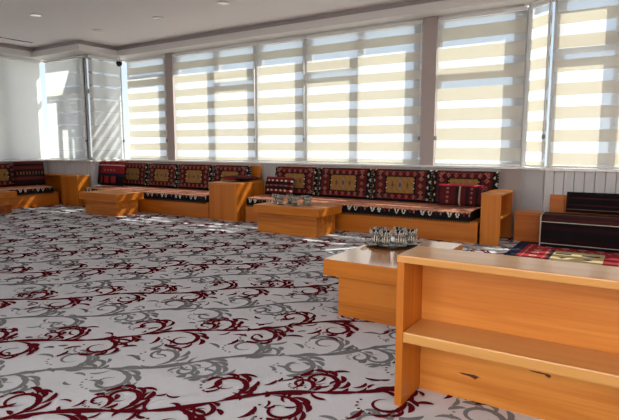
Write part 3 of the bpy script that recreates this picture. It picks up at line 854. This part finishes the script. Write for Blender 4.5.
o = obj('back_cushion', pillow_bm(1.75, .25, .15, lambda u, v, w, h: (.22, .12, .08) if .12 < v < .17 else ((.045, .010, .011) if int(v*12) % 4 == 0 else (.008, .006, .008)), 90, 30, sq=6), M_KILIM)
o.location = (.12, 7.07, .405); o.rotation_euler = (math.radians(-6), 0, 0)
tag(o, 'long black back cushion with thin stripes on the right divan', 'cushion')

# ------------------------------------------------------------------ kilim rug in front of the divan
def pat_rug(x, y, w, h):
    gx, gy = min(x, w-x), min(y, h-y)
    g = min(gx, gy)
    if g < .13: return (.018, .024, .055) if not dia(((x+y) % .16)-.08, g-.065, .025, .03) else (.05, .07, .14)
    if g < .42:
        q = y if gx < gy else x
        a = ((q+.09) % .18)-.09; b = g-.28
        if dia(a, b, .06, .05) and not dia(a, b, .03, .025): return (.5, .44, .38)
        if abs(abs(b)-.105) < .01 and int(q/.03) % 3 == 0: return (.5, .44, .38)
        return (.38, .024, .030)
    if g < .45: return (.02, .02, .03)
    X_, Y_ = (x-.42) % .68, (h-y-.42) % .62
    if X_ > .54: return (.30, .02, .028)
    if dia(X_-.15, Y_-.42, .05, .05) or dia(X_-.40, Y_-.42, .05, .05): return (.08, .05, .04)
    if abs(Y_-.2) < .03 and (.05 < X_ < .22 or .32 < X_ < .5): return (.04, .03, .03)
    if abs(Y_-.02) < .02 or abs(X_-.02) < .02: return (.26, .14, .05)
    return (.50, .39, .20)
RW, RH = 2.3, 2.5
bm = bmesh.new(); lay = bm.loops.layers.float_color.new('weave')
nx, ny = 115, 125
def rp(i, j): return (RW*i/nx, RH*j/ny, .010)
V = [[bm.verts.new(rp(i, j)) for j in range(ny+1)] for i in range(nx+1)]
for i in range(nx):
    for j in range(ny):
        f = bm.faces.new((V[i][j], V[i+1][j], V[i+1][j+1], V[i][j+1])); c = pat_rug(RW*(i+.5)/nx, RH*(j+.5)/ny, RW, RH)
        for lp in f.loops: lp[lay] = (*c, 1)
lo = [bm.verts.new(p) for p in ((0, 0, .003), (RW, 0, .003), (RW, RH, .003), (0, RH, .003))]
bm.faces.new(lo[::-1])
sides = [([V[i][0] for i in range(nx+1)], lo[0], lo[1]), ([V[nx][j] for j in range(ny+1)], lo[1], lo[2]), ([V[i][ny] for i in range(nx, -1, -1)], lo[2], lo[3]), ([V[0][j] for j in range(ny, -1, -1)], lo[3], lo[0])]
for vs, a, b in sides: bm.faces.new([a, b] + vs[::-1])
rug = obj('kilim_rug', bm, M_KILIM); rug.location = (-1.235, 4.475, 0)
tag(rug, 'red and navy kilim rug with a tan centre in front of the black divan', 'rug')

# ------------------------------------------------------------------ tea glasses
def make_glass(loc, label, group):
    t = thing('tea_glass', label, 'tea glass', loc, 0, group)
    bm = bmesh.new()
    lathe(bm, [(.004, .016), (.017, .016), (.021, .024), (.024, .040), (.020, .062), (.022, .082), (.029, .104), (.0275, .104), (.0205, .082), (.0185, .062), (.022, .040), (.018, .028), (.004, .024)], 24)
    obj('glass', bm, M_TEA, t)
    bm = bmesh.new()                                   # pierced silver holder: foot, bowl and leaf crown
    lathe(bm, [(.004, .0065), (.026, .0065), (.027, .010), (.014, .013), (.012, .015), (.004, .0155)], 24)
    for k in range(9):
        a = 2*PI*k/9
        def pt(r, z, da=0): return (r*math.cos(a+da), r*math.sin(a+da), z)
        tube(bm, [pt(.012, .012), pt(.026, .022), pt(.0285, .042), pt(.024, .060), pt(.026, .078), pt(.036, .094, .18)], [.003, .006, .009, .007, .008, .0015], 6)
        tube(bm, [pt(.028, .050, .35), pt(.034, .070, .35), (pt(.043, .088, .35)), pt(.047, .112, .42)], [.003, .007, .006, .001], 6)
    ring = [(.027*math.cos(2*PI*k/20), .027*math.sin(2*PI*k/20), .050) for k in range(21)]
    tube(bm, ring, .003, 6)
    obj('holder', bm, M_SILVER, t)
    bm = bmesh.new(); tube(bm, [(.024, 0, .066), (.042, 0, .070), (.050, 0, .056), (.044, 0, .038), (.029, 0, .034)], .003, 6)
    obj('handle', bm, M_SILVER, t)
    return t
def make_saucer(loc, label, group):
    bm = bmesh.new()
    lathe(bm, [(.004, 0.0), (.030, 0.0), (.036, .003), (.054, .011), (.057, .0125), (.054, .0135), (.035, .006), (.004, .005)], 36,
          rmod=lambda a, z: 1+.05*math.cos(12*a) if z > .009 else 1)
    o = obj('saucer', bm, M_SILVER); o.location = loc
    return tag(o, label, 'saucer', group)
TX, TY, TZ, TR = -1.645, 3.80, .4155, .5
t = thing('serving_tray', 'oval dark silver tray on the nearest coffee table', 'tray', (TX, TY, TZ), TR)
bm = bmesh.new()
lathe(bm, [(.01, 0), (.165, 0), (.185, .004), (.205, .009), (.202, .011), (.18, .007), (.01, .006)], 48); bm.transform(Matrix.Diagonal((1, .80, 1, 1))); obj('plate', bm, M_DARKSIL, t)
for s in (-1, 1):
    bm = bmesh.new(); tube(bm, [(s*.195, -.045, .014), (s*.235, -.03, .026), (s*.242, 0, .030), (s*.235, .03, .026), (s*.195, .045, .014)], .005, 6); obj('handle', bm, M_SILVER, t)
spots = [(-.128, -.035, 'front left of'), (-.050, -.085, 'front, left of the gap on'), (-.085, .07, 'back left of'), (.060, -.080, 'front, right of the gap on'), (.150, -.005, 'right end of'), (.070, .085, 'back right of')]
g0 = s0_ = None
for (a, b, wd) in spots:
    x = TX + a*math.cos(TR) - b*math.sin(TR); y = TY + a*math.sin(TR) + b*math.cos(TR)
    lg = 'silver tea glass at the %s the nearest tray' % wd
    ls = 'silver saucer at the %s the nearest tray' % wd
    if g0 is None:
        s0_ = make_saucer((x, y, TZ+.0105), ls, 'saucers on the nearest table'); g0 = make_glass((x, y, TZ+.0105), lg, 'tea glasses on the nearest table')
        g0.rotation_euler = (0, 0, 2.0); g0.scale = (1.05, 1.05, 1.22)
    else:
        q = s0_.copy(); C.objects.link(q); q.location = (x, y, TZ+.0105); q['label'] = ls
        dup(g0, (x, y, TZ+.0105), random.uniform(0, 6), lg)
for (x, y, wd) in [(-4.40, 6.00, 'far left'), (-4.26, 5.93, 'front left'), (-4.22, 6.10, 'back left'), (-4.02, 5.94, 'front right'), (-3.96, 6.10, 'back right'), (-3.84, 6.0, 'far right')]:
    lg = 'ornate silver tea glass at the %s of the set on the middle table' % wd
    ls = 'scalloped silver saucer at the %s of the set on the middle table' % wd
    q = s0_.copy(); C.objects.link(q); q.location = (x, y, .3955); q['label'] = ls; q['group'] = 'saucers on the middle table'
    dup(g0, (x, y, .3955), random.uniform(0, 6), lg, 'tea glasses on the middle table')

# ------------------------------------------------------------------ light
sun = bpy.data.lights.new('sun', 'SUN'); sun.energy = 11.8; sun.angle = math.radians(.53); sun.color = (1, .95, .86)
so = bpy.data.objects.new('sun', sun); C.objects.link(so)
sd = Vector((.70, 1.0, 1.20)).normalized()                      # towards the sun
so.rotation_euler = sd.to_track_quat('Z', 'Y').to_euler(); so.location = (6, 14, 12)
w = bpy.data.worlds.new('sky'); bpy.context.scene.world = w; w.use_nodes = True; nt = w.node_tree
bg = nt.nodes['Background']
tc = nt.nodes.new('ShaderNodeTexCoord'); sp = nt.nodes.new('ShaderNodeSeparateXYZ'); L(nt, tc.outputs['Generated'], sp.inputs[0])
r = nt.nodes.new('ShaderNodeValToRGB'); L(nt, sp.outputs['Z'], r.inputs['Fac'])
e = r.color_ramp.elements; e[0].position = 0.0; e[0].color = (.88, .94, 1, 1); e[1].position = .6; e[1].color = (.42, .62, 1, 1)
n = e.new(.12); n.color = (.70, .84, 1, 1)
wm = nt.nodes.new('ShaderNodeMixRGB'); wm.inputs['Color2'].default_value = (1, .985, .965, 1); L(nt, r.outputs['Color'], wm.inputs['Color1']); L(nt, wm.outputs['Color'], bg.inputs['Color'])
mr = nt.nodes.new('ShaderNodeMapRange'); mr.interpolation_type = 'SMOOTHSTEP'          # sky boosted behind the camera as added fill, clear blue beyond the blinds
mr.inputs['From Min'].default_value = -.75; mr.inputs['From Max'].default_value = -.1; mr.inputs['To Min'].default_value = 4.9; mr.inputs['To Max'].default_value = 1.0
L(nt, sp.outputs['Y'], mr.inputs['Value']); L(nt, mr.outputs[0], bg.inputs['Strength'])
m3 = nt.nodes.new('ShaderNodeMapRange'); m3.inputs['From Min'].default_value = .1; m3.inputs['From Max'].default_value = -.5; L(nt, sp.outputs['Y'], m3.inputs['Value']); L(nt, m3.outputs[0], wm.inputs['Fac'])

# ------------------------------------------------------------------ camera and view
cam = bpy.data.cameras.new('camera'); co = bpy.data.objects.new('camera', cam); C.objects.link(co)
cam.sensor_width = 36; cam.lens = 520*36/619; cam.clip_start = .05; cam.clip_end = 400
co.location = (0, 0, 1.2); co.rotation_euler = (PI/2 - math.atan(63/520), 0, math.radians(32.5))
sc = bpy.context.scene; sc.camera = co
sc.view_settings.view_transform = 'Standard'; sc.view_settings.look = 'None'; sc.view_settings.gamma = 1; sc.view_settings.use_curve_mapping = False
sc.view_settings.exposure = 0.2
sc.cycles.use_denoising = True
sc.cycles.max_bounces = 12; sc.cycles.diffuse_bounces = 6; sc.cycles.transparent_max_bounces = 16
sc.cycles.caustics_reflective = False; sc.cycles.caustics_refractive = False; sc.cycles.sample_clamp_indirect = 6
